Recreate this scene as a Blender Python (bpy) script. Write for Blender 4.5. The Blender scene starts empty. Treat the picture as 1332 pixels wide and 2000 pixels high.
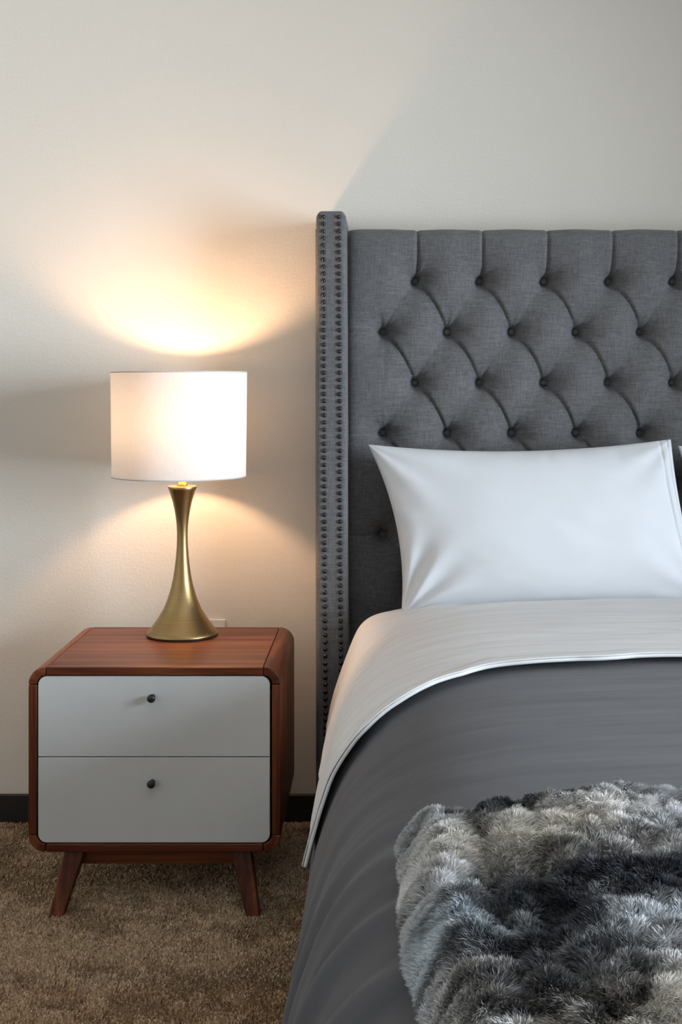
import bpy, math, random
import numpy as np
from mathutils import Vector

random.seed(7)
rng = np.random.default_rng(11)
S = bpy.context.scene
COL = S.collection

# ---------------------------------------------------------------- camera
# one-point view, level camera with lens shift; principal point at pixel (738, 748)
F_PX, PX, PY, H = 2464.0, 738.0, 748.0, 1.19
WALL = 3.40                                   # distance of the back wall
cam = bpy.data.cameras.new('camera')
cam.sensor_fit = 'HORIZONTAL'
cam.sensor_width = 36.0
cam.lens = F_PX / 1332.0 * 36.0
cam.shift_x = (666.0 - PX) / 1332.0
cam.shift_y = (PY - 1000.0) / 1332.0
cam.clip_start = 0.05
camo = bpy.data.objects.new('camera', cam)
camo.location = (0, 0, H)
camo.rotation_euler = (math.pi / 2, 0, 0)
COL.objects.link(camo)
S.camera = camo

# ---------------------------------------------------------------- daylight (overcast sky outside the window)
world = bpy.data.worlds.new('overcast_sky')
S.world = world
world.use_nodes = True
bg = world.node_tree.nodes['Background']
bg.inputs['Color'].default_value = (0.80, 0.90, 1.0, 1)
bg.inputs['Strength'].default_value = 31.0

# room shell extents and the window opening in the right-hand wall
RX0, RX1, RY0, RY1, RZ = -3.0, 3.3, -3.0, WALL, 2.75
WY0, WY1, WZ0, WZ1 = -0.9, 1.75, 0.25, 2.2
pl = bpy.data.lights.new('window_portal', 'AREA')
pl.shape = 'RECTANGLE'
pl.size, pl.size_y = WZ1 - WZ0, WY1 - WY0
pl.cycles.is_portal = True
plo = bpy.data.objects.new('window_portal', pl)
plo.location = (RX1 + 0.06, (WY0 + WY1) / 2, (WZ0 + WZ1) / 2)
plo.rotation_euler = (0, math.pi / 2, 0)
COL.objects.link(plo)

S.view_settings.view_transform = 'Standard'
S.view_settings.look = 'None'
S.view_settings.exposure = 0.0
S.view_settings.gamma = 1.0
S.view_settings.use_curve_mapping = False
S.cycles.use_denoising = True
S.cycles.max_bounces = 7
S.cycles.diffuse_bounces = 4
S.cycles.use_adaptive_sampling = True
S.cycles.adaptive_threshold = 0.02
S.cycles.transmission_bounces = 8
S.cycles.sample_clamp_indirect = 8.0
S.cycles.caustics_reflective = False
S.cycles.caustics_refractive = False


# ---------------------------------------------------------------- helpers
def vnoise(x, y, seed=0):
    """smooth value noise in 2D, range -1..1"""
    x = np.asarray(x, float); y = np.asarray(y, float)
    x, y = np.broadcast_arrays(x, y)
    xi = np.floor(x).astype(np.int64); yi = np.floor(y).astype(np.int64)
    fx = x - xi; fy = y - yi
    fx = fx * fx * fx * (fx * (fx * 6 - 15) + 10); fy = fy * fy * fy * (fy * (fy * 6 - 15) + 10)

    def h(a, b):
        n = (a * 374761393 + b * 668265263 + seed * 974634777) & 0x7fffffff
        n = ((n ^ (n >> 13)) * 1274126177) & 0x7fffffff
        n = n ^ (n >> 16)
        return (n & 0xffff) / 32767.5 - 1.0
    return ((h(xi, yi) * (1 - fx) + h(xi + 1, yi) * fx) * (1 - fy)
            + (h(xi, yi + 1) * (1 - fx) + h(xi + 1, yi + 1) * fx) * fy)


def fbm(x, y, seed=0, octv=4):
    t = 0; a = 1.0; s = 0
    for k in range(octv):
        t = t + a * vnoise(x * 2 ** k, y * 2 ** k, seed + k * 17); s += a; a *= 0.5
    return t / s


def sstep(a, b, x):
    t = np.clip((x - a) / (b - a), 0, 1)
    return t * t * (3 - 2 * t)


ORIGIN = {}


def root(name, loc, label, cat, group=None):
    o = bpy.data.objects.new(name, None)
    o.empty_display_size = 0.05
    o.location = loc
    COL.objects.link(o)
    ORIGIN[o.name] = Vector(loc)
    o['label'] = label; o['category'] = cat
    if group: o['group'] = group
    return o


def tag(o, label, cat, group=None):
    o['label'] = label; o['category'] = cat
    if group: o['group'] = group
    return o


def struct(o, label=None):
    o['kind'] = 'structure'
    if label: o['label'] = label
    return o


def finish(o, mat, parent, smooth):
    if mat: o.data.materials.append(mat)
    if smooth: o.data.shade_smooth()
    org = ORIGIN.get(parent.name, Vector((0, 0, 0))) if parent else Vector((0, 0, 0))
    if parent: o.parent = parent
    COL.objects.link(o)
    ORIGIN[o.name] = org
    return o, org


def mesh(name, verts, faces, mat, parent=None, smooth=True, at=None):
    """verts in world metres. `at` gives a top-level mesh its own origin."""
    v = np.asarray(verts, float).reshape(-1, 3)
    org = ORIGIN.get(parent.name, Vector((0, 0, 0))) if parent else Vector(at or (0, 0, 0))
    me = bpy.data.meshes.new(name)
    me.from_pydata((v - np.array(org)).tolist(), [], [list(f) for f in faces])
    me.update()
    o = bpy.data.objects.new(name, me)
    if mat: me.materials.append(mat)
    if smooth: me.shade_smooth()
    if parent: o.parent = parent
    else: o.location = org
    COL.objects.link(o)
    ORIGIN[o.name] = org
    return o


def fast_mesh(name, verts, tris, mat, parent=None, at=None, col=None, smooth=False):
    """big triangle mesh straight from numpy arrays, with an optional point colour 'tint'"""
    org = ORIGIN.get(parent.name, Vector((0, 0, 0))) if parent else Vector(at or (0, 0, 0))
    v = (np.asarray(verts) - np.array(org)).astype(np.float32)
    t = np.asarray(tris, np.int32)
    me = bpy.data.meshes.new(name)
    me.vertices.add(len(v)); me.vertices.foreach_set('co', v.ravel())
    me.loops.add(t.size); me.loops.foreach_set('vertex_index', t.ravel())
    me.polygons.add(len(t))
    me.polygons.foreach_set('loop_start', np.arange(0, t.size, 3, dtype=np.int32))
    me.polygons.foreach_set('loop_total', np.full(len(t), 3, np.int32))
    me.update(calc_edges=True)
    if col is not None:
        a = me.color_attributes.new('tint', 'FLOAT_COLOR', 'POINT')
        c = np.ones((len(v), 4), np.float32); c[:, :3] = col
        a.data.foreach_set('color', c.ravel())
    if smooth: me.shade_smooth()
    me.materials.append(mat)
    o = bpy.data.objects.new(name, me)
    if parent: o.parent = parent
    else: o.location = org
    COL.objects.link(o)
    ORIGIN[o.name] = org
    return o


def grid(name, P, mat, parent=None, at=None, flip=False):
    """P: (n, m, 3) array of points -> quad sheet"""
    n, m = P.shape[:2]
    i = np.arange(n * m).reshape(n, m)
    q = np.stack([i[:-1, :-1], i[1:, :-1], i[1:, 1:], i[:-1, 1:]], -1).reshape(-1, 4)
    if flip: q = q[:, ::-1]
    return mesh(name, P.reshape(-1, 3), q.tolist(), mat, parent, True, at)


def normals(P):
    a = np.gradient(P, axis=0); b = np.gradient(P, axis=1)
    n = np.cross(a, b)
    return n / (np.linalg.norm(n, axis=-1, keepdims=True) + 1e-9)


def box(name, x0, x1, y0, y1, z0, z1, mat, parent=None, bev=0.0, seg=3, smooth=True, at=None):
    v = [(x, y, z) for z in (z0, z1) for y in (y0, y1) for x in (x0, x1)]
    f = [(0, 2, 3, 1), (4, 5, 7, 6), (0, 1, 5, 4), (2, 6, 7, 3), (0, 4, 6, 2), (1, 3, 7, 5)]
    o = mesh(name, v, f, mat, parent, smooth and bev > 0, at)
    if bev: bevel(o, bev, seg)
    return o


def bevel(o, w, seg=3, ang=30):
    b = o.modifiers.new('bevel', 'BEVEL')
    b.width = w; b.segments = seg; b.limit_method = 'ANGLE'; b.angle_limit = math.radians(ang)
    b.harden_normals = True
    return o


def lathe_data(prof, n=48, axis='z'):
    """prof: list of (r, h) from bottom to top"""
    v = []; f = []
    for r, h in prof:
        for k in range(n):
            a = 2 * math.pi * k / n
            c, s = r * math.cos(a), r * math.sin(a)
            v.append((c, s, h) if axis == 'z' else (c, -h, s))
    for i in range(len(prof) - 1):
        for k in range(n):
            k2 = (k + 1) % n
            f.append((i * n + k, i * n + k2, (i + 1) * n + k2, (i + 1) * n + k))
    return v, f


def lathe(name, prof, centre, mat, parent=None, n=48, axis='z', smooth=True):
    v, f = lathe_data(prof, n, axis)
    return mesh(name, np.array(v) + np.array(centre), f, mat, parent, smooth)


def tube(name, pts, r, mat, parent=None, n=10):
    pts = [Vector(p) for p in pts]
    v = []; f = []
    for i, p in enumerate(pts):
        d = (pts[min(i + 1, len(pts) - 1)] - pts[max(i - 1, 0)]).normalized()
        u = d.cross(Vector((0.31, 0.17, 0.93)) if abs(d.z) < 0.9 else Vector((1, 0, 0))).normalized()
        w = d.cross(u)
        for k in range(n):
            a = 2 * math.pi * k / n
            v.append(tuple(p + r * (math.cos(a) * u + math.sin(a) * w)))
    for i in range(len(pts) - 1):
        for k in range(n):
            k2 = (k + 1) % n
            f.append((i * n + k, i * n + k2, (i + 1) * n + k2, (i + 1) * n + k))
    f.append(tuple(range(n))[::-1]); f.append(tuple(range((len(pts) - 1) * n, len(pts) * n)))
    return mesh(name, v, f, mat, parent, True)


def stamp(name, me, loc, parent):
    """a repeat that shares mesh data; loc in world metres"""
    o = bpy.data.objects.new(name, me)
    o.location = Vector(loc) - ORIGIN[parent.name]
    o.parent = parent
    COL.objects.link(o)
    return o


# ---------------------------------------------------------------- materials
def new_mat(name):
    m = bpy.data.materials.new(name); m.use_nodes = True
    nt = m.node_tree
    return m, nt, nt.nodes['Principled BSDF']


def N(nt, t, **kw):
    n = nt.nodes.new(t)
    for k, v in kw.items():
        if k in n.inputs: n.inputs[k].default_value = v
        else: setattr(n, k, v)
    return n


def coords(nt, scale=(1, 1, 1), rot=(0, 0, 0)):
    t = N(nt, 'ShaderNodeTexCoord'); mp = N(nt, 'ShaderNodeMapping')
    mp.inputs['Scale'].default_value = scale; mp.inputs['Rotation'].default_value = rot
    nt.links.new(t.outputs['Object'], mp.inputs['Vector'])
    return mp.outputs['Vector']


def noise(nt, scale, detail=3, rough=0.5, vec=(1, 1, 1), rot=(0, 0, 0), dist=0.0):
    n = N(nt, 'ShaderNodeTexNoise')
    n.inputs['Scale'].default_value = scale; n.inputs['Detail'].default_value = detail
    n.inputs['Roughness'].default_value = rough; n.inputs['Distortion'].default_value = dist
    nt.links.new(coords(nt, vec, rot), n.inputs['Vector'])
    return n.outputs['Fac']


def ramp(nt, fac, stops):
    r = N(nt, 'ShaderNodeValToRGB')
    while len(r.color_ramp.elements) < len(stops): r.color_ramp.elements.new(0.5)
    for e, (p, c) in zip(r.color_ramp.elements, stops):
        e.position = p; e.color = (*c, 1)
    nt.links.new(fac, r.inputs['Fac'])
    return r.outputs['Color']


def bump(nt, b, height, strength, dist):
    n = N(nt, 'ShaderNodeBump'); n.inputs['Strength'].default_value = strength
    n.inputs['Distance'].default_value = dist
    nt.links.new(height, n.inputs['Height'])
    nt.links.new(n.outputs['Normal'], b.inputs['Normal'])
    return n


def mathn(nt, op, a, b):
    n = N(nt, 'ShaderNodeMath', operation=op)
    for i, x in enumerate((a, b)):
        if isinstance(x, (int, float)): n.inputs[i].default_value = x
        else: nt.links.new(x, n.inputs[i])
    return n.outputs[0]


def plain(name, col, rough=0.5, metal=0.0, spec=None, sheen=0.0, var=0.05):
    m, nt, b = new_mat(name)
    f = noise(nt, 30, 3)
    c = ramp(nt, f, [(0.3, tuple(x * (1 - var) for x in col)), (0.7, tuple(min(1, x * (1 + var)) for x in col))])
    nt.links.new(c, b.inputs['Base Color'])
    b.inputs['Roughness'].default_value = rough; b.inputs['Metallic'].default_value = metal
    if spec is not None: b.inputs['Specular IOR Level'].default_value = spec
    if sheen: b.inputs['Sheen Weight'].default_value = sheen
    return m


def wall_mat(name, col):
    m, nt, b = new_mat(name)
    c = ramp(nt, noise(nt, 2.5, 2), [(0.3, tuple(x * 0.985 for x in col)), (0.7, col)])
    nt.links.new(c, b.inputs['Base Color'])
    b.inputs['Roughness'].default_value = 0.75; b.inputs['Specular IOR Level'].default_value = 0.25
    f = noise(nt, 130, 3, 0.55)
    bump(nt, b, f, 0.14, 0.006)
    return m


def linen(name, dark, light):
    m, nt, b = new_mat(name)
    h = noise(nt, 1.0, 3, 0.6, (45, 45, 900))
    v = noise(nt, 1.0, 3, 0.6, (900, 900, 45))
    h2 = noise(nt, 1.0, 2, 0.5, (30, 30, 330))
    v2 = noise(nt, 1.0, 2, 0.5, (330, 330, 30))
    s = mathn(nt, 'ADD', mathn(nt, 'ADD', h, v), mathn(nt, 'ADD', h2, v2))
    s = mathn(nt, 'MULTIPLY', s, 0.25)
    nt.links.new(ramp(nt, s, [(0.36, dark), (0.64, light)]), b.inputs['Base Color'])
    b.inputs['Roughness'].default_value = 0.9; b.inputs['Specular IOR Level'].default_value = 0.15
    b.inputs['Sheen Weight'].default_value = 0.12; b.inputs['Sheen Roughness'].default_value = 0.5
    bump(nt, b, s, 0.35, 0.0015)
    return m


def cloth(name, col, streak=(6, 60, 6), amt=0.06, sheen=0.1, bmp=0.25):
    m, nt, b = new_mat(name)
    f = noise(nt, 1.0, 4, 0.55, streak)
    c = ramp(nt, f, [(0.3, tuple(x * (1 - amt) for x in col)), (0.7, tuple(min(1, x * (1 + amt)) for x in col))])
    nt.links.new(c, b.inputs['Base Color'])
    b.inputs['Roughness'].default_value = 0.85; b.inputs['Specular IOR Level'].default_value = 0.2
    b.inputs['Sheen Weight'].default_value = sheen
    bump(nt, b, f, bmp, 0.004)
    return m


def wood(name, vec):
    m, nt, b = new_mat(name)
    f = noise(nt, 1.0, 6, 0.6, vec, (0, 0, 0), 0.6)
    g = noise(nt, 1.0, 2, 0.5, tuple(x * 0.18 for x in vec), (0, 0, 0), 1.2)
    s = mathn(nt, 'ADD', mathn(nt, 'MULTIPLY', f, 0.6), mathn(nt, 'MULTIPLY', g, 0.4))
    c = ramp(nt, s, [(0.36, (0.026, 0.005, 0.0022)), (0.46, (0.070, 0.0150, 0.0055)), (0.54, (0.135, 0.034, 0.012)), (0.64, (0.235, 0.070, 0.025))])
    nt.links.new(c, b.inputs['Base Color'])
    b.inputs['Roughness'].default_value = 0.40; b.inputs['Specular IOR Level'].default_value = 0.28
    bump(nt, b, f, 0.05, 0.001)
    return m


M_wall = wall_mat('painted_wall', (0.74, 0.70, 0.63))
M_ceil = wall_mat('white_ceiling', (0.80, 0.79, 0.77))
M_base = plain('black_baseboard_paint', (0.012, 0.011, 0.011), 0.45)
M_linen = linen('charcoal_linen', (0.078, 0.0775, 0.080), (0.192, 0.190, 0.194))
M_nail = plain('dark_bronze_nail', (0.05, 0.05, 0.055), 0.26, 0.8)
M_sheet = cloth('white_cotton_sheet', (0.74, 0.735, 0.735), (8, 70, 8), 0.02, 0.05, 0.12)
M_case = cloth('white_pillowcase', (0.73, 0.75, 0.78), (14, 14, 14), 0.015, 0.05, 0.06)
M_duvet = cloth('slate_duvet_cotton', (0.078, 0.078, 0.086), (5, 60, 5), 0.07, 0.15, 0.16)
M_matt = cloth('white_fitted_sheet', (0.76, 0.76, 0.77), (20, 20, 20), 0.02)
M_woodx = wood('walnut_grain_across', (1.6, 34, 34))
M_woodz = wood('walnut_grain_upright', (34, 34, 1.8))
M_woody = wood('walnut_grain_deep', (30, 2.2, 30))
M_drawer = plain('satin_white_lacquer', (0.60, 0.605, 0.60), 0.42, var=0.01)
M_knob = plain('black_knob', (0.010, 0.016, 0.015), 0.35)
M_inside = plain('dark_cabinet_inside', (0.02, 0.014, 0.01), 0.8)
M_plate = plain('white_outlet_plastic', (0.80, 0.78, 0.74), 0.35)
M_slot = plain('dark_outlet_slot', (0.03, 0.03, 0.03), 0.6)
M_frame = plain('white_window_frame', (0.75, 0.75, 0.75), 0.4)

# brushed antique brass
M_brass, nt, b = new_mat('brushed_antique_brass')
f = noise(nt, 1.0, 3, 0.6, (9, 9, 900))
nt.links.new(ramp(nt, f, [(0.3, (0.31, 0.205, 0.09)), (0.7, (0.40, 0.275, 0.125))]), b.inputs['Base Color'])
b.inputs['Metallic'].default_value = 1.0; b.inputs['Roughness'].default_value = 0.34
b.inputs['Anisotropic'].default_value = 0.5
M_gold = plain('polished_brass', (0.75, 0.48, 0.14), 0.22, 1.0)
M_rim = plain('dark_lamp_foot', (0.03, 0.022, 0.015), 0.5)

# lamp shade: white fabric that lets light through
M_shade = bpy.data.materials.new('translucent_white_shade'); M_shade.use_nodes = True
nt = M_shade.node_tree; nt.nodes.clear()
out = N(nt, 'ShaderNodeOutputMaterial'); mx = N(nt, 'ShaderNodeMixShader'); mx.inputs[0].default_value = 0.085
d = N(nt, 'ShaderNodeBsdfDiffuse'); t = N(nt, 'ShaderNodeBsdfTranslucent')
f = noise(nt, 1.0, 2, 0.5, (300, 300, 60))
c = ramp(nt, f, [(0.3, (0.64, 0.635, 0.63)), (0.7, (0.68, 0.675, 0.67))])
nt.links.new(c, d.inputs['Color']); nt.links.new(c, t.inputs['Color'])
nt.links.new(d.outputs[0], mx.inputs[1]); nt.links.new(t.outputs[0], mx.inputs[2])
nt.links.new(mx.outputs[0], out.inputs['Surface'])

BULB = 375.0
M_bulb, nt, b = new_mat('warm_lit_bulb')
b.inputs['Emission Color'].default_value = (1.0, 0.60, 0.335, 1)
b.inputs['Emission Strength'].default_value = BULB

M_pane = bpy.data.materials.new('window_glass'); M_pane.use_nodes = True
nt = M_pane.node_tree; nt.nodes.clear()
out = N(nt, 'ShaderNodeOutputMaterial'); mx = N(nt, 'ShaderNodeMixShader')
tr = N(nt, 'ShaderNodeBsdfTransparent'); gl = N(nt, 'ShaderNodeBsdfGlossy'); gl.inputs['Roughness'].default_value = 0.02
fr = N(nt, 'ShaderNodeFresnel')
nt.links.new(fr.outputs[0], mx.inputs[0]); nt.links.new(tr.outputs[0], mx.inputs[1]); nt.links.new(gl.outputs[0], mx.inputs[2])
nt.links.new(mx.outputs[0], out.inputs['Surface'])


def tinted(name, rough=0.9, sheen=0.0, trans=0.0):
    m, nt, b = new_mat(name)
    a = N(nt, 'ShaderNodeAttribute', attribute_name='tint')
    nt.links.new(a.outputs['Color'], b.inputs['Base Color'])
    b.inputs['Roughness'].default_value = rough; b.inputs['Specular IOR Level'].default_value = 0.25
    return m


M_fur = tinted('grey_mottled_fur', 0.55)
M_pile = tinted('tan_carpet_pile', 0.95)
m, nt, b = new_mat('tan_carpet_backing')
c = ramp(nt, noise(nt, 9, 5, 0.6), [(0.3, (0.15, 0.095, 0.052)), (0.7, (0.22, 0.145, 0.085))])
nt.links.new(c, b.inputs['Base Color']); b.inputs['Roughness'].default_value = 1.0
bump(nt, b, noise(nt, 420, 3, 0.6), 0.9, 0.008)
M_carpet = m

# ---------------------------------------------------------------- room shell
T = 0.12
struct(box('floor', RX0 - T, RX1 + T, RY0 - T, RY1 + T, -0.1, 0.0, M_carpet))
struct(box('ceiling', RX0 - T, RX1 + T, RY0 - T, RY1 + T, RZ, RZ + 0.1, M_ceil))
struct(box('wall_back', RX0 - T, RX1 + T, RY1, RY1 + T, 0, RZ, M_wall))
struct(box('wall_left', RX0 - T, RX0, RY0, RY1, 0, RZ, M_wall))
struct(box('wall_front', RX0 - T, RX1 + T, RY0 - T, RY0, 0, RZ, M_wall))
# right wall with the window opening: one mesh of four blocks round the hole
v = []; f = []
for (y0, y1, z0, z1) in ((RY0, WY0, 0, RZ), (WY1, RY1, 0, RZ), (WY0, WY1, 0, WZ0), (WY0, WY1, WZ1, RZ)):
    k = len(v)
    v += [(x, y, z) for z in (z0, z1) for y in (y0, y1) for x in (RX1, RX1 + T)]
    f += [tuple(k + i for i in q) for q in ((0, 2, 3, 1), (4, 5, 7, 6), (0, 1, 5, 4), (2, 6, 7, 3), (0, 4, 6, 2), (1, 3, 7, 5))]
struct(mesh('wall_right', v, f, M_wall, None, False))
w = mesh('window_1', [(RX1 + 0.05, WY0, WZ0), (RX1 + 0.05, WY1, WZ0), (RX1 + 0.05, WY1, WZ1), (RX1 + 0.05, WY0, WZ1)],
         [(0, 1, 2, 3)], M_pane, None, False)
struct(w)
ym = (WY0 + WY1) / 2
for nm, a in (('window_frame', (WY0, WY0 + 0.05, WZ0, WZ1)), ('window_frame', (WY1 - 0.05, WY1, WZ0, WZ1)),
              ('window_frame', (ym - 0.03, ym + 0.03, WZ0, WZ1)), ('window_frame', (WY0, WY1, WZ1 - 0.05, WZ1)),
              ('window_sill', (WY0, WY1, WZ0, WZ0 + 0.05))):
    box(nm, RX1 + 0.02, RX1 + 0.08, a[0], a[1], a[2], a[3], M_frame, w)
# baseboards: plain dark boards with a small bevel on the upper edge
struct(box('baseboard_back', RX0, RX1, WALL - 0.014, WALL, 0, 0.084, M_base, None, 0.003))
struct(box('baseboard_left', RX0, RX0 + 0.014, RY0, RY1 - 0.014, 0, 0.084, M_base, None, 0.003))
struct(box('baseboard_right', RX1 - 0.014, RX1, RY0, RY1 - 0.014, 0, 0.084, M_base, None, 0.003))

# ---------------------------------------------------------------- bed geometry shared by the linen
XC = 0.79                                      # centre line of the bed
# cross-section of the made bed, left hem -> centre line (x, z)
PROF = np.array([(-0.140, 0.05), (-0.134, 0.14), (-0.129, 0.22), (-0.122, 0.30), (-0.109, 0.38), (-0.086, 0.455),
                 (-0.050, 0.525), (0.005, 0.580), (0.075, 0.618), (0.17, 0.642), (0.30, 0.655), (0.50, 0.662), (XC, 0.664)])


def spline(P, n):
    P = np.asarray(P, float)
    Q = np.vstack([2 * P[0] - P[1], P, 2 * P[-1] - P[-2]])
    out = []
    for i in range(1, len(Q) - 2):
        t = np.linspace(0, 1, 24, endpoint=False)[:, None]
        p0, p1, p2, p3 = Q[i - 1], Q[i], Q[i + 1], Q[i + 2]
        out.append(0.5 * ((2 * p1) + (-p0 + p2) * t + (2 * p0 - 5 * p1 + 4 * p2 - p3) * t ** 2 + (-p0 + 3 * p1 - 3 * p2 + p3) * t ** 3))
    out = np.vstack(out + [P[-1:]])
    s = np.r_[0, np.cumsum(np.linalg.norm(np.diff(out, axis=0), axis=1))]
    u = np.linspace(0, s[-1], n)
    return np.stack([np.interp(u, s, out[:, k]) for k in range(out.shape[1])], -1), u


HALF, HS = spline(PROF, 220)                   # HS: arc length from the left hem
S_TOT = HS[-1]


def section(s):
    """full symmetric cross-section at arc length s (0 .. 2*S_TOT)"""
    m = np.where(s <= S_TOT, s, 2 * S_TOT - s)
    x = np.interp(m, HS, HALF[:, 0]); z = np.interp(m, HS, HALF[:, 1])
    return np.where(s <= S_TOT, x, 2 * XC - x), z


def bed_z(x):
    x = np.asarray(x, float)
    m = np.where(x <= XC, x, 2 * XC - x)
    return np.interp(m, HALF[:, 0], HALF[:, 1])


FOOT_Y, HEAD_Y = 0.94, 3.10


def folds(s, y):
    """height of drape folds and creases of the covers, shared so that layers follow each other"""
    side = np.clip((0.74 - np.minimum(s, 2 * S_TOT - s)) / 0.60, 0, 1)
    near = sstep(2.05, 1.35, y)
    k = y + 0.06 * np.sin(s * 9)
    f = side ** 1.3 * near * (0.024 * np.sin(k * 2 * math.pi / 0.15 + 0.6) + 0.010 * np.sin(k * 2 * math.pi / 0.083 + 1.7 + 3 * s))
    f = f + side * (0.5 + 0.5 * near) * 0.006 * fbm(k * 16, s * 2.2, 5, 3)
    f = f + 0.0030 * fbm(y * 9, s * 2.4, 9, 3) + 0.0009 * fbm(y * 30, s * 4.5, 21, 2)
    return f


def cover(s, y, off):
    x, z = section(s)
    P = np.stack([x, y, z], -1)
    n = normals(P)
    if n[n.shape[0] // 2, n.shape[1] // 2, 2] < 0: n = -n
    return P + n * (off + folds(s, y))[..., None]


# ---------------------------------------------------------------- upholstered bed frame
bed = root('upholstered_bed', (XC, 2.2, 0), 'charcoal linen bed frame with tall button-tufted wingback headboard and nailhead trim', 'bed')
YB, ZTOP = 3.270, 1.597
WIN = -0.078                                    # inner face of the left wing
X0B, DXB, Z0B, DZB = 0.0980, 0.1695, 1.4570, 0.1330
xs = np.arange(WIN - 0.01, 2 * XC - WIN + 0.011, 0.0032)
zs = np.concatenate([np.linspace(0.30, 0.62, 24, endpoint=False), np.arange(0.62, ZTOP, 0.0032), [ZTOP]])
X, Z = np.meshgrid(xs, zs, indexing='ij')


def tuft(X, Z):
    a = (X - X0B) / (DXB / 2); bb = (Z0B - Z) / DZB
    p = (a + bb) / 2; q = (a - bb) / 2
    amin, amax = -1.0, 17.0
    inner = (a >= amin) & (a <= amax) & (bb >= 0)
    top = (bb < 0) & (a > amin) & (a < amax)
    sidew = ((a < amin) | (a > amax)) & (bb >= 0)
    g = 7.04
    sp, sq = np.abs(np.sin(np.pi * p)), np.abs(np.sin(np.pi * q))
    Sx = np.where(inner, sp * sq, 1.0)
    Sx = np.where(top, np.sin(np.pi * a / 2) ** 2, Sx)
    Sx = np.where(sidew, np.sin(np.pi * (bb - 1) / 2) ** 2, Sx)
    h = np.where(inner, 0.008 * sp ** 1.7 * sq ** 0.6, 0.008 * np.clip(Sx, 0, 1) ** 0.7)
    # curved folds running down to the right
    qc = q - 0.075 * sp
    tq = (qc - np.round(qc)) / g
    grv = np.exp(-np.abs(tq) / 0.0026)
    lip = np.where(tq > 0, np.exp(-tq / 0.022), 0)
    h = h + np.where(inner, -0.008 * grv + 0.0050 * lip, 0)
    # faint folds running down to the left
    pc = p + 0.03 * sq
    tp = (pc - np.round(pc)) / g
    h = h + np.where(inner, -0.0012 * np.exp(-np.abs(tp) / 0.004), 0)
    # straight pleats to the top edge and to the wings
    ta = (a - 2 * np.round(a / 2)) * DXB / 2
    h = h + np.where(top, -0.013 * np.exp(-np.abs(ta - 0.004) / 0.003) + 0.004 * np.where(ta < 0.004, np.exp((ta - 0.004) / 0.02), 0), 0)
    tb = (bb - 1 - 2 * np.round((bb - 1) / 2)) * DZB
    h = h + np.where(sidew, -0.006 * np.exp(-np.abs(tb) / 0.003), 0)
    # button pits and the gathers that radiate from them
    for c_ in range(-1, 18):
        for r_ in range(0, 8):
            if (c_ + r_) % 2: continue
            dx = X - (X0B + c_ * DXB / 2); dz = Z - (Z0B - r_ * DZB)
            r = np.hypot(dx, dz); th = np.arctan2(dz, dx)
            sd = c_ * 3.1 + r_ * 1.7
            wr = np.sin(th * 7 + sd) + 0.7 * np.sin(th * 12 + sd * 2.3) + 0.5 * np.sin(th * 17 + sd)
            up = 0.5 + 1.3 * np.exp(-((th - 1.0) / 0.6) ** 2)
            h = h - 0.024 * np.exp(-(r / 0.016) ** 1.5) - 0.054 * np.exp(-r / 0.036) \
                + 0.0026 * wr * up * np.exp(-r / 0.024) * (1 - np.exp(-(r / 0.012) ** 2))
    return h


h = tuft(X, Z)
h = h + 0.0012 * fbm(X * 14, Z * 14, 3, 3)
edge = np.minimum(X - WIN, 2 * XC - WIN - X)
h = h - 0.014 * np.exp(-np.clip(edge, 0, 1) / 0.012)
R = 0.045
dzr = np.clip(Z - (ZTOP - R), 0, R)
back = R - np.sqrt(np.clip(R * R - dzr ** 2, 0, None))
damp = np.where(dzr > 0, 1 - 0.75 * (dzr / R) ** 2, 1)
zz = Z + np.where(dzr > 0, 0.35 * (h - 0.02) * (dzr / R), 0)
P = np.stack([X, YB - h * damp - 0.010 * (1 - damp) + back, zz], -1)
last = P[:, -1:, :].copy(); last[..., 1] = WALL - 0.012
P = np.concatenate([P, last], 1)
panel = grid('headboard_panel', P, M_linen, bed, flip=False)
panel['label'] = 'charcoal linen panel with diamond button tufting'

bm_prof = [(0.0, 0.0105), (0.0042, 0.0101), (0.0075, 0.0085), (0.0098, 0.0050), (0.0103, 0.0), (0.0085, -0.006)]
v, f = lathe_data(bm_prof, 16, 'y')
btn = bpy.data.meshes.new('button'); btn.from_pydata(v, [], f); btn.materials.append(M_linen); btn.shade_smooth()
for r_ in range(6):
    for c_ in range(-1, 18):
        if (c_ + r_) % 2: continue
        x = X0B + c_ * DXB / 2; z = Z0B - r_ * DZB
        yy = YB - float(tuft(np.array([[x]]), np.array([[z]]))[0, 0])
        stamp('button', btn, (x, yy - 0.021, z), panel)

# wings with rounded, slightly padded faces
WTOP, WF = 1.622, 3.16


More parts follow.
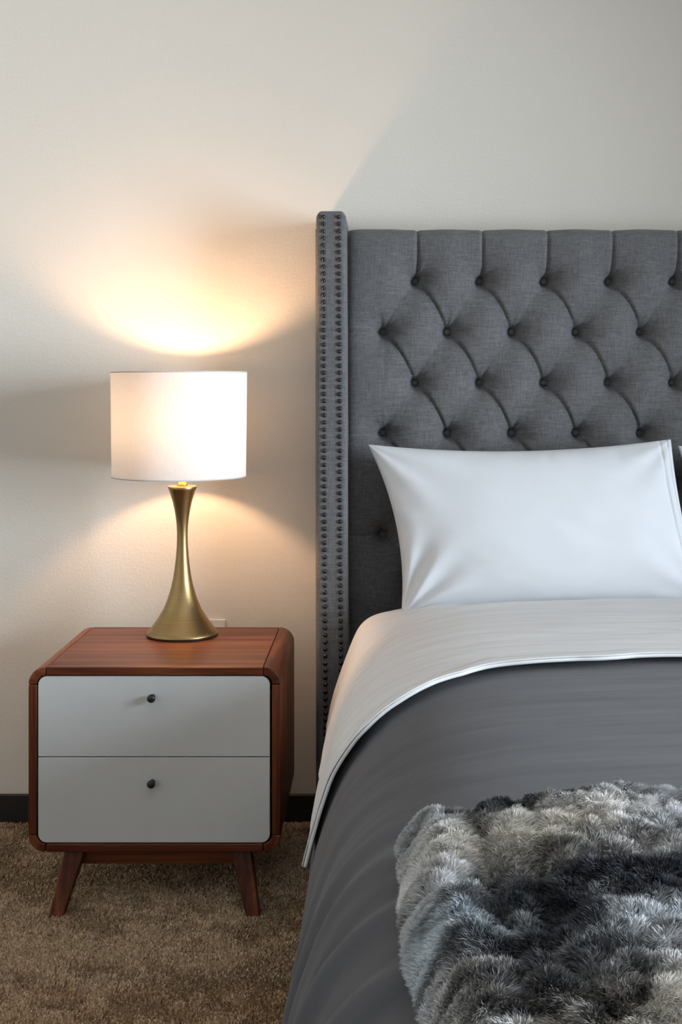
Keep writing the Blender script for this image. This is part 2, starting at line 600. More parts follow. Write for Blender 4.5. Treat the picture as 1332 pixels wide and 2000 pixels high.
def wing(sign):
    wx0, wx1 = (-0.1555, WIN - 0.0015)
    cx = (wx0 + wx1) / 2; hw = (wx1 - wx0) / 2
    # cross-section in x/y: rounded front corners
    cs = []
    rc = 0.012
    for ang in np.linspace(180, 270, 7): cs.append((cx - hw + rc + rc * math.cos(math.radians(ang)), WF + rc + rc * math.sin(math.radians(ang))))
    for t_ in np.linspace(-0.8, 0.8, 9): cs.append((cx + t_ * (hw - rc), WF - 0.0022 * (1 - t_ ** 2)))
    for ang in np.linspace(270, 360, 7): cs.append((cx + hw - rc + rc * math.cos(math.radians(ang)), WF + rc + rc * math.sin(math.radians(ang))))
    cs += [(cx + hw, 3.24), (cx + hw, WALL - 0.012), (cx - hw, WALL - 0.012), (cx - hw, 3.24)]
    cs = np.array(cs)
    lv = [(0.04, 1, 0)] + [(z, 1, 0) for z in np.linspace(0.10, WTOP - 0.03, 40)]
    for k in range(1, 8):
        a_ = math.pi / 2 * k / 7
        lv.append((WTOP - 0.022 + 0.022 * math.sin(a_), 1, 0.016 * (1 - math.cos(a_))))
    V = []
    for z, _, ins in lv:
        ring = cs.copy()
        sk = (WTOP - z) * 0.0047
        ring[:, 0] = cx + (ring[:, 0] - cx) * (1 - ins / hw) + sk * (0.35 + 0.65 * (ring[:, 0] > cx))
        ring[:, 1] = np.maximum(ring[:, 1], WF + ins * 0.8)
        if sign < 0: ring[:, 0] = 2 * XC - ring[:, 0]
        V.append(np.c_[ring, np.full(len(ring), z)])
    V = np.array(V); n_, m_ = V.shape[:2]
    F = []
    for i in range(n_ - 1):
        for k in range(m_):
            k2 = (k + 1) % m_
            q_ = (i * m_ + k, i * m_ + k2, (i + 1) * m_ + k2, (i + 1) * m_ + k)
            F.append(q_ if sign > 0 else q_[::-1])
    F.append(tuple(range((n_ - 1) * m_, n_ * m_)) if sign > 0 else tuple(range((n_ - 1) * m_, n_ * m_))[::-1])
    return mesh('wing', V.reshape(-1, 3), F, M_linen, bed)


wl = wing(1); wr_ = wing(-1)
nv, nf = lathe_data([(0.0, 0.0046), (0.0022, 0.0043), (0.0042, 0.0032), (0.0054, 0.0015), (0.0057, 0.0), (0.0050, -0.001)], 12, 'y')
nail = bpy.data.meshes.new('nailhead'); nail.from_pydata(nv, [], nf); nail.materials.append(M_nail); nail.shade_smooth()
nrng = random.Random(3)
for col_px in (631.5, 662.0):
    xt = (col_px - PX) * WF / F_PX
    z = 1.606
    while z > 0.30:
        x = xt + (1.606 - z) * 0.0047
        stamp('nailhead', nail, (x + nrng.uniform(-4, 4) * 1e-4, WF - 0.0018, z + nrng.uniform(-4, 4) * 1e-4), wl)
        z -= 0.01775
# the matching trim on the far wing, outside the photograph: one strip
V = []; Fc = []
for col_px in (631.5, 662.0):
    xt = 2 * XC - (col_px - PX) * WF / F_PX
    z = 1.606
    while z > 0.30:
        k = len(V)
        V += [(x_ + xt - (1.606 - z) * 0.0047, y_ + WF - 0.0018, z_ + z) for x_, y_, z_ in nv]
        Fc += [tuple(k + i for i in q) for q in nf]
        z -= 0.01775
o = mesh('nailhead_trim', V, Fc, M_nail, wr_); o['kind'] = 'stuff'
for sg in (1, -1):
    xx = -0.1605
    pts = [((xx + (WTOP - z) * 0.0012) if sg > 0 else 2 * XC - xx, 3.30, z) for z in np.linspace(0.05, WTOP - 0.03, 30)]
    tube('piping', pts, 0.0030, M_linen, bed)
for x0, x1 in ((-0.05, -0.02), (2 * XC + 0.02, 2 * XC + 0.05)):
    box('side_rail', x0, x1, 1.0, 3.28, 0.12, 0.30, M_linen, bed, 0.008)
box('foot_rail', -0.05, 2 * XC + 0.05, 0.985, 1.015, 0.12, 0.30, M_linen, bed, 0.008)
for x in (-0.02, 2 * XC - 0.04):
    for y in (1.03, 3.2):
        box('leg', x, x + 0.06, y, y + 0.06, 0, 0.14, M_inside, bed, 0.004)

# ---------------------------------------------------------------- mattress, top sheet, duvet
mt = box('mattress', 0.012, 2 * XC - 0.012, 1.03, 3.245, 0.24, 0.592, M_matt, None, 0.085, 8, at=(XC, 2.1, 0.24))
tag(mt, 'mattress in white fitted sheet, its corner showing beside the headboard', 'mattress')

# duvet: hangs over both sides and the foot
ts = np.linspace(0, 1, 300)
ylen = HEAD_Y - 0.15 - FOOT_Y
L2 = ylen + 0.06 * math.pi / 2 + 0.38
tt = ts * L2
yy = np.where(tt < ylen, HEAD_Y - 0.15 - tt, FOOT_Y - 0.06 * np.sin(np.clip((tt - ylen) / 0.06, 0, math.pi / 2)))
drop = np.where(tt < ylen, 0, 0.06 * (1 - np.cos(np.clip((tt - ylen) / 0.06, 0, math.pi / 2)))) + np.clip(tt - ylen - 0.06 * math.pi / 2, 0, None)
ss = np.concatenate([np.linspace(0.02, 0.95, 200), np.linspace(0.95, 2 * S_TOT - 0.02, 120)[1:]])
Sg, Yg = np.meshgrid(ss, yy, indexing='ij')
P = cover(Sg, HEAD_Y - 0.15 - np.meshgrid(ss, tt, indexing='ij')[1], 0.0)
P[..., 1] = Yg + (P[..., 1] - (HEAD_Y - 0.15 - np.meshgrid(ss, tt, indexing='ij')[1]))
P[..., 2] = np.maximum(P[..., 2] - drop[None, :], np.minimum(P[..., 2], 0.09))
dv = grid('duvet', P, M_duvet, None, at=(XC, 2.0, 0.3), flip=True)
tag(dv, 'slate grey duvet draped over the bed side down towards the carpet', 'duvet')
so = dv.modifiers.new('solid', 'SOLIDIFY'); so.thickness = 0.012; so.offset = -1

# white top sheet folded back over the head end of the duvet
n1, n2 = 260, 150
s_lo = 0.315
ss = np.concatenate([np.linspace(s_lo, 0.95, n1), np.linspace(0.95, 2 * S_TOT - s_lo, 120)[1:]])
sm = np.minimum(ss, 2 * S_TOT - ss)
yf = 2.352 - 0.03 * sstep(1.15, 0.8, sm) - 0.20 * sstep(0.84, 0.30, sm) + 0.008 * vnoise(sm * 14, 0 * sm, 4)
yh = 3.185 - 0.075 * sstep(0.85, 0.65, sm) - 0.06 * sstep(0.62, 0.3, sm)
tv = np.linspace(0, 1, n2)
Yg = yh[:, None] * (1 - tv) + yf[:, None] * tv
Sg = np.repeat(ss[:, None], n2, 1)
hem = sstep(0.50, s_lo, sm)[:, None]
Sg = Sg + np.where(Sg < S_TOT, 1, -1) * hem * 0.012 * vnoise(Yg * 32, Yg * 0, 8)
off = 0.009 + 0.005 * sstep(0.90, 1.0, tv)[None, :] * np.ones_like(Sg)
P = cover(Sg, Yg, 0) 
nn = normals(P)
if nn[200, 70, 2] < 0: nn = -nn
wrk = 0.0022 * fbm(Sg * 5, Yg * 22, 31, 3) + 0.0035 * np.exp(-((sm[:, None] - 0.3) / 0.15) ** 2) * fbm(Yg * 26, Sg * 9, 14, 2)
P = P + nn * ((off + wrk + 0.003) * (1 - 0.6 * hem))[..., None]
P = P + nn * (0.026 * np.exp(-((sm - 0.555) / 0.06) ** 2)[:, None] * sstep(2.90, 3.08, Yg))[..., None]   # squarer shoulder over the mattress corner
P[..., 2] -= 0.022 * sstep(2.97, 3.06, Yg) * sstep(0.70, 0.85, sm)[:, None]   # pressed in under the pillows
sh = grid('top_sheet', P, M_sheet, None, at=(XC, 2.8, 0.3), flip=True)
tag(sh, 'white top sheet folded back over the grey duvet below the pillows', 'sheet')
so = sh.modifiers.new('solid', 'SOLIDIFY'); so.thickness = 0.006; so.offset = 1
# stitched hem band along the fold
jj = np.linspace(0, 1, 6)
Pb = P[:, -9:, :] + nn[:, -9:, :] * 0.0072
hb = grid('hem_band', Pb, M_sheet, sh, flip=True)
so = hb.modifiers.new('solid', 'SOLIDIFY'); so.thickness = 0.002; so.offset = 1


# ---------------------------------------------------------------- pillows
def pillow(name, UL, UR, LL, LR, mirror, label, seed):
    """corner points of the seam plane in world metres"""
    n = 170
    u = np.sin(np.linspace(-1, 1, n) * math.pi / 2); v_ = np.sin(np.linspace(-1, 1, n) * math.pi / 2)
    U, V = np.meshgrid(u, v_, indexing='ij')
    pin_l, pin_t, pin_b, pin_r = 0.032, 0.026, 0.006, 0.012
    Ue = U + (1 - V ** 2) * (np.where(U < 0, pin_l, -pin_r) / 0.37) * np.abs(U) ** 2
    Ve = V + (1 - U ** 2) * (np.where(V > 0, -pin_t, pin_b) / 0.21) * np.abs(V) ** 2
    A, B, C, D = (np.array(p) for p in (LL, LR, UL, UR))
    s = ((Ue + 1) / 2)[..., None]; t_ = ((Ve + 1) / 2)[..., None]
    base = (A * (1 - s) + B * s) * (1 - t_) + (C * (1 - s) + D * s) * t_
    nrm = np.cross(B - A, C - A); nrm /= np.linalg.norm(nrm)
    if nrm[1] > 0: nrm = -nrm
    th = np.clip((1 - U ** 2) * (1 - V ** 2), 0, 1) ** 0.40
    th = th * (1 + 0.14 * (-V) + 0.05 * U)
    wr = np.zeros_like(U)
    for k, (cu, cv, amp, fr) in enumerate(((-1, -1, 0.0115, 12), (-1, 1, 0.0038, 9), (1, -1, 0.003, 10), (1, 1, 0.0035, 10))):
        du, dv_ = (U - cu) * 0.37, (V - cv) * 0.21
        r = np.hypot(du, dv_); a = np.arctan2(np.abs(dv_), np.abs(du))
        wr += amp * np.sin(a * fr + 2.2 * k + seed + 8 * r) * np.exp(-((r - 0.10) / 0.085) ** 2)
    wr += 0.006 * np.exp(-((U + 0.93) / 0.10) ** 2) * fbm(V * 3.2, U * 2, seed + 2, 3) * (1 - V ** 2)
    wr += 0.0050 * fbm(U * 1.7 + V, V * 1.5 - U * 0.6, seed + 5, 3) + 0.003 * np.exp(-((V - 0.85) / 0.12) ** 2) * fbm(U * 13, V * 3, seed + 9, 2)
    # stitched hem at the open end of the case
    for us, w_, am in ((0.915, 0.008, 0.008), (0.965, 0.007, 0.007)):
        wr -= am * np.exp(-((U - us) / w_) ** 2)
    soft = np.clip(th, 0, 1) ** 0.5
    fr_ = base + nrm * (0.098 * th + wr * soft)[..., None]
    bk = base - nrm * (0.052 * th)[..., None]
    if mirror:
        fr_[..., 0] = 2 * XC - fr_[..., 0]; bk[..., 0] = 2 * XC - bk[..., 0]
    # weld front and back along the seam
    idx = -np.ones((n, n), int); V3 = []; F = []
    for i in range(n):
        for j in range(n):
            idx[i, j] = len(V3); V3.append(fr_[i, j])
    idb = idx.copy()
    for i in range(1, n - 1):
        for j in range(1, n - 1):
            idb[i, j] = len(V3); V3.append(bk[i, j])
    for i in range(n - 1):
        for j in range(n - 1):
            q1 = (idx[i, j], idx[i + 1, j], idx[i + 1, j + 1], idx[i, j + 1])
            q2 = (idb[i, j], idb[i, j + 1], idb[i + 1, j + 1], idb[i + 1, j])
            F.append(q1 if not mirror else q1[::-1]); F.append(q2 if not mirror else q2[::-1])
    c = np.array(V3).mean(0)
    o = mesh(name, np.array(V3), F, M_case, None, True, at=(float(c[0]), float(c[1]), 0.65))
    tag(o, label, 'pillow', 'white pillows against the headboard')
    return o, fr_, nrm


p1, fr_, nrm = pillow('pillow', (-0.0255, 3.205, 1.034), (0.744, 3.205, 1.047), (0.056, 3.085, 0.612), (0.80, 3.100, 0.648), False,
                      'white pillow leaning on the headboard, nearest the lamp', 2)
p2, _, _ = pillow('pillow', (-0.005, 3.215, 1.03), (0.815, 3.215, 1.030), (0.056, 3.135, 0.607), (0.765, 3.145, 0.648), True,
                  'second white pillow, only its edge showing at the far right of the photo', 6)
# ---------------------------------------------------------------- fur throw
TX0, TX1, TY0, TY1 = 0.020, 2 * XC - 0.020, 0.90, 1.555
thr = root('fur_throw', (XC, 1.28, 0.66), 'thick mottled grey fur throw folded across the foot of the bed', 'throw')
TH = 0.036


def throw_surface(U, V):
    """U 0..1 across (x), V 0..1 along (y); upper surface incl. rolled borders"""
    y = TY0 + V * (TY1 - TY0); x = TX0 + U * (TX1 - TX0) + (1 - U) ** 6 * (TY1 - y) * 0.055
    bl = x - TX0 - (1 - U) ** 6 * (TY1 - y) * 0.055
    x = x + 0.010 * vnoise(y * 9, y * 0, 41) * np.exp(-(x - TX0) / 0.1)
    y = y + 0.012 * vnoise(x * 6, x * 0, 43) * np.exp(-(TY1 - y) / 0.1)
    e = np.minimum.reduce([bl, (TX1 - x), (TY1 - y), (y - TY0)])
    e = np.clip(e, 0, 0.05)
    rnd = np.sqrt(np.clip(1 - (1 - e / 0.05) ** 2, 0, 1))
    bumps = 0.009 * fbm(x * 9, y * 9, 51, 2) + 0.008 * fbm(x * 24, y * 24, 57, 2) + 0.004 * vnoise(x * 60, y * 60, 59) * 1.5
    # soft border roll with a valley behind it, seams between the pelts
    roll = 0.010 * np.exp(-((bl - 0.035) / 0.03) ** 2) - 0.012 * np.exp(-((bl - 0.088) / 0.016) ** 2)
    seam = -0.012 * np.exp(-(np.abs((x - 0.175 + 0.02 * vnoise(y * 7, 0 * y, 77)) / 0.012)) ** 2)
    seam = seam - 0.012 * np.exp(-(np.abs((x - 0.36 + 0.02 * vnoise(y * 7, 0 * y, 78)) / 0.012)) ** 2)
    seam = seam - 0.010 * np.exp(-(np.abs((y - 1.30 + 0.03 * vnoise(x * 6, 0 * x, 79)) / 0.014)) ** 2)
    z = bed_z(x) * 0.5 + 0.5 * bed_z(x + 0.06) + 0.008 + TH * rnd + (bumps + roll + seam) * rnd
    return np.stack([x, y, z], -1)


n1, n2 = 200, 110
u = np.concatenate([np.linspace(0, 0.035, 18, endpoint=False), np.linspace(0.035, 0.965, n1), np.linspace(0.965, 1, 18)[1:]])
v_ = np.concatenate([np.linspace(0, 0.06, 14, endpoint=False), np.linspace(0.06, 0.94, n2), np.linspace(0.94, 1, 16)[1:]])
U, V = np.meshgrid(u, v_, indexing='ij')
P = throw_surface(U, V)
HIDE_P = P
hide = grid('hide', P, M_fur, thr)
so = hide.modifiers.new('solid', 'SOLIDIFY'); so.thickness = 0.006; so.offset = -1


def fur_colour(x, y, n):
    """patches of the pelts: near-black, grey, silver, tan"""
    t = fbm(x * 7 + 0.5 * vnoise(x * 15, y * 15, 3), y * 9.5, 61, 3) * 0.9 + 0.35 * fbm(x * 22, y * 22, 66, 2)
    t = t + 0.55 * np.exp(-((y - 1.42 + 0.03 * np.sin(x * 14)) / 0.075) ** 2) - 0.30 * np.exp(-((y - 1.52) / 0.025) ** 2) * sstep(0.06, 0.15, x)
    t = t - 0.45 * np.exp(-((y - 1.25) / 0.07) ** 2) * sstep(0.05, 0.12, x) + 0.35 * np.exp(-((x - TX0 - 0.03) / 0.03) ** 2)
    t = t + 0.22 * vnoise(x * 70, y * 70, 69) + rng.normal(0, 0.10, n)
    stops = np.array([-0.50, -0.2, 0.06, 0.35, 0.8])
    cr = np.interp(t, stops, [0.035, 0.095, 0.28, 0.55, 0.75])
    cg = np.interp(t, stops, [0.036, 0.095, 0.275, 0.545, 0.75])
    cb = np.interp(t, stops, [0.042, 0.100, 0.272, 0.545, 0.76])
    w = np.clip(fbm(x * 5, y * 5, 91, 2) * 1.4, -1, 1)
    warm = np.clip(w, 0, 1); cool = np.clip(-w, 0, 1)
    cr = cr * (1 + 0.06 * warm - 0.09 * cool); cb = cb * (1 - 0.10 * warm + 0.06 * cool)
    return np.stack([cr, cg, cb], -1)


ca_ = hide.data.color_attributes.new('tint', 'FLOAT_COLOR', 'POINT')
hp = HIDE_P.reshape(-1, 3)
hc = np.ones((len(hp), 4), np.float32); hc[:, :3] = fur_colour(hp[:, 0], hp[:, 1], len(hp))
ca_.data.foreach_set('color', hc.ravel())

NF = 320000
vis = rng.random(NF) < 0.78
xa = np.where(vis, rng.random(NF) * 0.36, rng.random(NF))       # denser in the half the photo shows
U = np.where(rng.random(NF) < 0.13, 0.03 * rng.random(NF) ** 2.5, xa); V = rng.random(NF)
V = np.where(rng.random(NF) < 0.10, 1 - 0.06 * rng.random(NF) ** 2.5, V)
e_ = 1e-3
P0 = throw_surface(U, V)
Pu = throw_surface(np.clip(U + e_, 0, 1), V) - throw_surface(np.clip(U - e_, 0, 1), V)
Pv = throw_surface(U, np.clip(V + e_, 0, 1)) - throw_surface(U, np.clip(V - e_, 0, 1))
nr = np.cross(Pu, Pv); nr /= np.linalg.norm(nr, axis=1, keepdims=True) + 1e-9
nr[nr[:, 2] < 0] *= -1
x, y = P0[:, 0], P0[:, 1]
ang = 1.6 * fbm(x * 8, y * 8, 101, 2) * math.pi
flow = np.stack([np.cos(ang), np.sin(ang) - 0.45, np.zeros(NF)], -1)
cell = np.stack([vnoise(x * 95, y * 95, 111), vnoise(x * 95, y * 95, 112), np.zeros(NF)], -1)   # clumping into tufts
dirv = nr + 0.30 * flow + 0.75 * cell + rng.normal(0, 0.20, (NF, 3))
dirv /= np.linalg.norm(dirv, axis=1, keepdims=True)
ln = 0.0095 * (0.75 + 0.5 * rng.random(NF)) * (1 + 0.3 * fbm(x * 18, y * 18, 121, 2))
bend = 0.5 * flow + 0.5 * cell + rng.normal(0, 0.2, (NF, 3)); bend[:, 2] -= 0.35
mid = P0 + dirv * (ln * 0.55)[:, None]
tip = mid + (dirv * 0.7 + bend * 0.55) * (ln * 0.5)[:, None]
wd = np.cross(dirv, rng.normal(0, 1, (NF, 3))); wd /= np.linalg.norm(wd, axis=1, keepdims=True)
wdt = (0.00042 + 0.00025 * rng.random(NF))[:, None]
VV = np.stack([P0 - wd * wdt, P0 + wd * wdt, mid - wd * wdt * 0.8, mid + wd * wdt * 0.8, tip], 1)
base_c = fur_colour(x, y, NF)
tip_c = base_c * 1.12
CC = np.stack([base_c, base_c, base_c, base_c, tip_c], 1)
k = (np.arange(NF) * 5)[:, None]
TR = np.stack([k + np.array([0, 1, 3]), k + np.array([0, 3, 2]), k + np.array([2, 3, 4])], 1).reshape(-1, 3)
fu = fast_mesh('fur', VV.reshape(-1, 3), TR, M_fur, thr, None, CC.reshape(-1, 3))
fu['kind'] = 'stuff'

# ---------------------------------------------------------------- nightstand
NX0, NX1, NY0, NY1, NZ0, NZ1 = -0.776, -0.216, 2.80, 3.262, 0.148, 0.559
ns = root('nightstand', ((NX0 + NX1) / 2, 3.03, 0), 'walnut nightstand with two white drawers, rounded corners and splayed legs', 'nightstand')
RC, TK, GP = 0.038, 0.019, 0.0008


def prism(name, poly, y0, y1, mat, parent, bev=0.003):
    n = len(poly)
    v = [(x, y0, z) for x, z in poly] + [(x, y1, z) for x, z in poly]
    f = [tuple(range(n)), tuple(range(n, 2 * n))[::-1]] + [(i + n, (i + 1) % n + n, (i + 1) % n, i) for i in range(n)]
    o = mesh(name, v, f, mat, parent, True)
    bevel(o, bev, 2, 50)
    return o


def rect(x0, x1, z0, z1): return [(x0, z0), (x1, z0), (x1, z1), (x0, z1)]


prism('top_panel', rect(NX0 + RC + GP, NX1 - RC - GP, NZ1 - TK, NZ1), NY0, NY1, M_woodx, ns)
prism('bottom_panel', rect(NX0 + RC + GP, NX1 - RC - GP, NZ0, NZ0 + TK), NY0, NY1, M_woodx, ns)
prism('side_panel', rect(NX0, NX0 + TK, NZ0 + RC + GP, NZ1 - RC - GP), NY0, NY1, M_woodz, ns)
prism('side_panel', rect(NX1 - TK, NX1, NZ0 + RC + GP, NZ1 - RC - GP), NY0, NY1, M_woodz, ns)
for sx, sz in ((0, 1), (1, 1), (0, 0), (1, 0)):
    cx = NX0 + RC if sx == 0 else NX1 - RC
    cz = NZ0 + RC if sz == 0 else NZ1 - RC
    a0 = {(1, 1): 0, (0, 1): 90, (0, 0): 180, (1, 0): 270}[(sx, sz)]
    an = [math.radians(a0 + 90 * k / 12) for k in range(13)]
    poly = [(cx + RC * math.cos(a), cz + RC * math.sin(a)) for a in an] + \
           [(cx + (RC - TK) * math.cos(a), cz + (RC - TK) * math.sin(a)) for a in an[::-1]]
    prism('corner_piece', poly, NY0, NY1, M_woody, ns)
box('back_panel', NX0 + 0.012, NX1 - 0.012, NY1 - 0.012, NY1 - 0.004, NZ0 + 0.012, NZ1 - 0.012, M_inside, ns)
box('inner_box', NX0 + 0.0195, NX1 - 0.0195, NY0 + 0.03, NY1 - 0.014, NZ0 + 0.0195, NZ1 - 0.0195, M_inside, ns)


def round_poly(x0, x1, z0, z1, rt, rb):
    P_ = []
    for cx, cz, r, a0 in ((x1 - rb, z0 + rb, rb, 270), (x1 - rt, z1 - rt, rt, 0), (x0 + rt, z1 - rt, rt, 90), (x0 + rb, z0 + rb, rb, 180)):
        P_ += [(cx + r * math.cos(math.radians(a0 + 90 * k / 8)), cz + r * math.sin(math.radians(a0 + 90 * k / 8))) for k in range(9)]
    return P_


DX0, DX1 = -0.7548, -0.2402
for z0, z1, rt, rb, kz in ((0.3602, 0.5383, 0.019, 0.0008, 0.493), (0.1688, 0.3580, 0.0008, 0.019, 0.3037)):
    dr = prism('drawer', round_poly(DX0, DX1, z0, z1, rt, rb), NY0 + 0.003, NY0 + 0.022, M_drawer, ns, 0.0008)
    kp = [(0.0, 0.0245), (0.004, 0.0243), (0.0074, 0.0228), (0.0091, 0.0195), (0.0091, 0.0165), (0.0076, 0.0125), (0.0052, 0.0085), (0.0046, 0.003), (0.0060, 0.0)]
    lathe('knob', kp, (-0.5006, NY0 + 0.003, kz), M_knob, dr, 24, 'y')

# splayed base: rails and four tapered legs


def leg(tx, ty, fx, fy, w0, w1, d0, d1):
    v = []
    for (x, y, z, w, d) in ((fx, fy, 0.0, w1, d1), (tx, ty, NZ0, w0, d0)):
        v += [(x - w / 2, y - d / 2, z), (x + w / 2, y - d / 2, z), (x + w / 2, y + d / 2, z), (x - w / 2, y + d / 2, z)]
    f = [(0, 3, 2, 1), (4, 5, 6, 7), (0, 1, 5, 4), (1, 2, 6, 5), (2, 3, 7, 6), (3, 0, 4, 7)]
    o = mesh('leg', v, f, M_woodz, ns, True)
    bevel(o, 0.004, 2, 40)


leg(-0.676, 2.832, -0.7135, 2.797, 0.046, 0.032, 0.032, 0.026)
leg(-0.306, 2.832, -0.2735, 2.797, 0.046, 0.030, 0.032, 0.026)
leg(-0.676, 3.215, -0.7135, 3.25, 0.046, 0.032, 0.032, 0.026)
leg(-0.306, 3.215, -0.2735, 3.25, 0.046, 0.030, 0.032, 0.026)
for y in (2.838, 3.209):
    box('rail', -0.672, -0.310, y - 0.010, y + 0.010, 0.112, NZ0, M_woodx, ns, 0.002)
for x in (-0.676, -0.306):
    box('rail', x - 0.010, x + 0.010, 2.84, 3.21, 0.116, NZ0, M_woody, ns, 0.002)

# ---------------------------------------------------------------- table lamp
LX, LY, LZ = -0.489, 3.155, NZ1
lamp = root('table_lamp', (LX, LY, LZ), 'lit table lamp with white drum shade and flared brushed brass base on the nightstand', 'lamp')
k = LY / F_PX * 0.3
rows = [(1868, 362, 822), (1860, 361, 822), (1835, 380, 803), (1800, 407, 777), (1750, 440, 742), (1700, 468, 710), (1650, 488, 690), (1600, 505, 673), (1550, 519, 660),
        (1500, 530, 650), (1450, 538, 642), (1400, 544, 635), (1350, 548, 629), (1300, 551, 625), (1250, 552, 622), (1200, 552, 622),
        (1150, 550, 625), (1100, 545, 631), (1050, 536, 639), (1000, 524, 649), (960, 512, 660), (925, 499, 671), (900, 489, 680)]
prof = [(r / 2 * k - l / 2 * k, H - (680 + 0.3 * yv - PY) * LY / F_PX) for yv, l, r in rows]
zoff = LZ + 0.004 - prof[0][1]
prof = [(r, z + zoff * (1 - i / (len(prof) - 1))) for i, (r, z) in enumerate(prof)]
ZN = prof[-1][1]
prof = [(0.0, LZ + 0.004)] + prof + [(prof[-1][0] - 0.001, ZN + 0.0015), (0.010, ZN + 0.002), (0.0, ZN + 0.002)]
lathe('stem', prof, (LX, LY, 0), M_brass, lamp, 64)
rb_ = prof[1][0]
lathe('foot_ring', [(0, LZ), (rb_ - 0.003, LZ), (rb_ - 0.001, LZ + 0.002), (rb_ - 0.001, LZ + 0.0042), (0, LZ + 0.0042)], (LX, LY, 0), M_rim, lamp, 64)
lathe('socket', [(0, ZN + 0.001), (0.0125, ZN + 0.001), (0.0135, ZN + 0.006), (0.0105, ZN + 0.010), (0.0105, ZN + 0.022), (0.0165, ZN + 0.026), (0.0175, ZN + 0.068), (0.012, ZN + 0.074), (0, ZN + 0.074)],
      (LX, LY, 0), M_gold, lamp, 32)
SXc, SR, SZ0, SZ1 = LX - 0.0075, 0.1685, 0.956, 1.2185
sv, sf = lathe_data([(SR - 0.0022, SZ0), (SR - 0.0025, SZ0 + 0.001), (SR - 0.0012, SZ0 + 0.13), (SR, SZ1 - 0.001), (SR, SZ1)], 96)
shade = mesh('lamp_shade', np.array(sv) + np.array((SXc, LY, 0)), sf, M_shade, lamp)
for nm, z in (('rim', SZ1 - 0.002), ('rim', SZ0 + 0.002)):
    a = np.linspace(0, 2 * math.pi, 97)
    rr = SR - (0.0022 if z < 1 else 0)
    tube(nm, [(SXc + rr * math.cos(t_), LY + rr * math.sin(t_), z) for t_ in a], 0.0014, M_shade, shade, 6)
# spider fitter: three spokes from the socket collar to the upper rim
zs_ = SZ1 - 0.006
for a in (math.radians(35), math.radians(155), math.radians(275)):
    tube('spoke', [(SXc + 0.010 * math.cos(a), LY + 0.010 * math.sin(a), zs_ - 0.02), (SXc + 0.08 * math.cos(a), LY + 0.08 * math.sin(a), zs_ - 0.015),
                   (SXc + (SR - 0.002) * math.cos(a), LY + (SR - 0.002) * math.sin(a), zs_ + 0.003)], 0.0013, M_gold, lamp, 6)
tube('harp', [(LX + 0.012, LY, ZN + 0.02), (LX + 0.05, LY, ZN + 0.09), (LX + 0.052, LY, 1.13), (LX + 0.02, LY, 1.19), (SXc, LY, zs_ - 0.02),
              (LX - 0.03, LY, 1.19), (LX - 0.056, LY, 1.13), (LX - 0.052, LY, ZN + 0.09), (LX - 0.012, LY, ZN + 0.02)], 0.0013, M_gold, lamp, 6)
ZB = 1.095
bu = lathe('bulb', [(0.0235, ZB - 0.030), (0.0290, ZB - 0.012), (0.030, ZB + 0.004), (0.026, ZB + 0.018), (0.016, ZB + 0.027), (0, ZB + 0.030)], (LX, LY, 0), M_bulb, lamp, 24)
lathe('bulb_collar', [(0.012, ZN + 0.072), (0.014, ZB - 0.055), (0.0238, ZB - 0.030), (0.0, ZB - 0.0301)], (LX, LY, 0), M_plate, bu, 24)

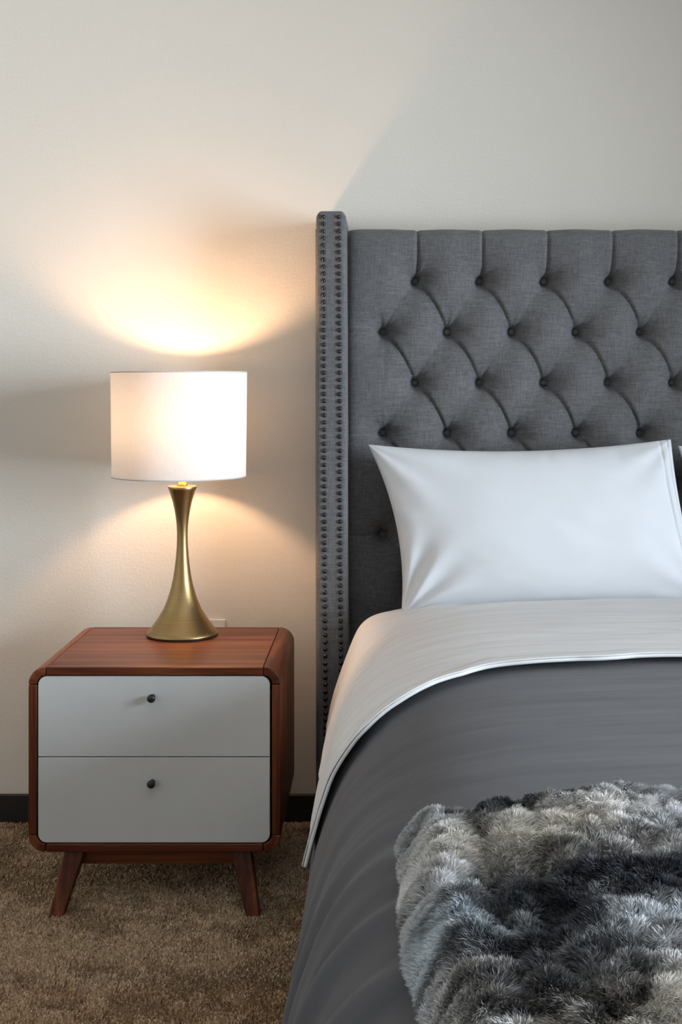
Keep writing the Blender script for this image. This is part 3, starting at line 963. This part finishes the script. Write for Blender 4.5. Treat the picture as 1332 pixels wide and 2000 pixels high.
# ---------------------------------------------------------------- wall outlet behind the nightstand
ox1 = (440.5 - PX) * (WALL - 0.006) / F_PX
oz1 = H - (1210 - PY) * (WALL - 0.006) / F_PX
ol = root('wall_outlet', (ox1 - 0.035, WALL, oz1 - 0.058), 'white wall outlet plate peeking out behind the lamp base', 'outlet')
box('cover_plate', ox1 - 0.070, ox1, WALL - 0.006, WALL, oz1 - 0.115, oz1, M_plate, ol, 0.002)
for dz in (-0.036, -0.079):
    rc_ = box('receptacle', ox1 - 0.052, ox1 - 0.018, WALL - 0.0075, WALL - 0.005, oz1 + dz - 0.014, oz1 + dz + 0.014, M_plate, ol, 0.001)
    for dx in (-0.042, -0.029):
        box('slot', ox1 + dx, ox1 + dx + 0.0025, WALL - 0.0078, WALL - 0.006, oz1 + dz - 0.004, oz1 + dz + 0.006, M_slot, rc_)

# ---------------------------------------------------------------- carpet pile where the floor is seen
NP = 330000
x = -1.25 + rng.random(NP) * 1.30; y = 2.05 + rng.random(NP) * (WALL - 0.016 - 2.05)
tread = fbm(x * 5, y * 5, 201, 3); tread2 = fbm(x * 26, y * 26, 205, 2)
ca = math.pi * 1.6 * (0.7 * tread + 0.5 * tread2)
ln = 0.0125 * (0.8 + 0.4 * rng.random(NP)) * (1 + 0.18 * tread2)
dirv = np.stack([0.32 * np.cos(ca), 0.32 * np.sin(ca), np.ones(NP)], -1) + rng.normal(0, 0.28, (NP, 3)) * np.array([1, 1, 0.3])
dirv /= np.linalg.norm(dirv, axis=1, keepdims=True)
P0 = np.stack([x, y, np.zeros(NP)], -1)
tipp = P0 + dirv * ln[:, None]
tipp[:, 1] = np.minimum(tipp[:, 1], WALL - 0.0155)
th = rng.random(NP) * math.pi * 2
wd = np.stack([np.cos(th), np.sin(th), np.zeros(NP)], -1) * (0.0011 + 0.0006 * rng.random(NP))[:, None]
VV = np.stack([P0 - wd * 0.8, P0 + wd * 0.8, tipp + wd, tipp - wd], 1)
tone = np.clip(0.5 + 0.25 * tread + 0.15 * tread2 + rng.normal(0, 0.27, NP), 0, 1)[:, None]
cc = np.array([0.36, 0.245, 0.145]) * (1 - tone) + np.array([0.84, 0.62, 0.42]) * tone
CC = np.repeat(cc[:, None, :], 4, 1)
k = (np.arange(NP) * 4)[:, None]
TR = np.stack([k + np.array([0, 1, 2]), k + np.array([0, 2, 3])], 1).reshape(-1, 3)
cp = fast_mesh('carpet_pile', VV.reshape(-1, 3), TR, M_pile, bpy.data.objects['floor'], None, CC.reshape(-1, 3))
cp['kind'] = 'stuff'
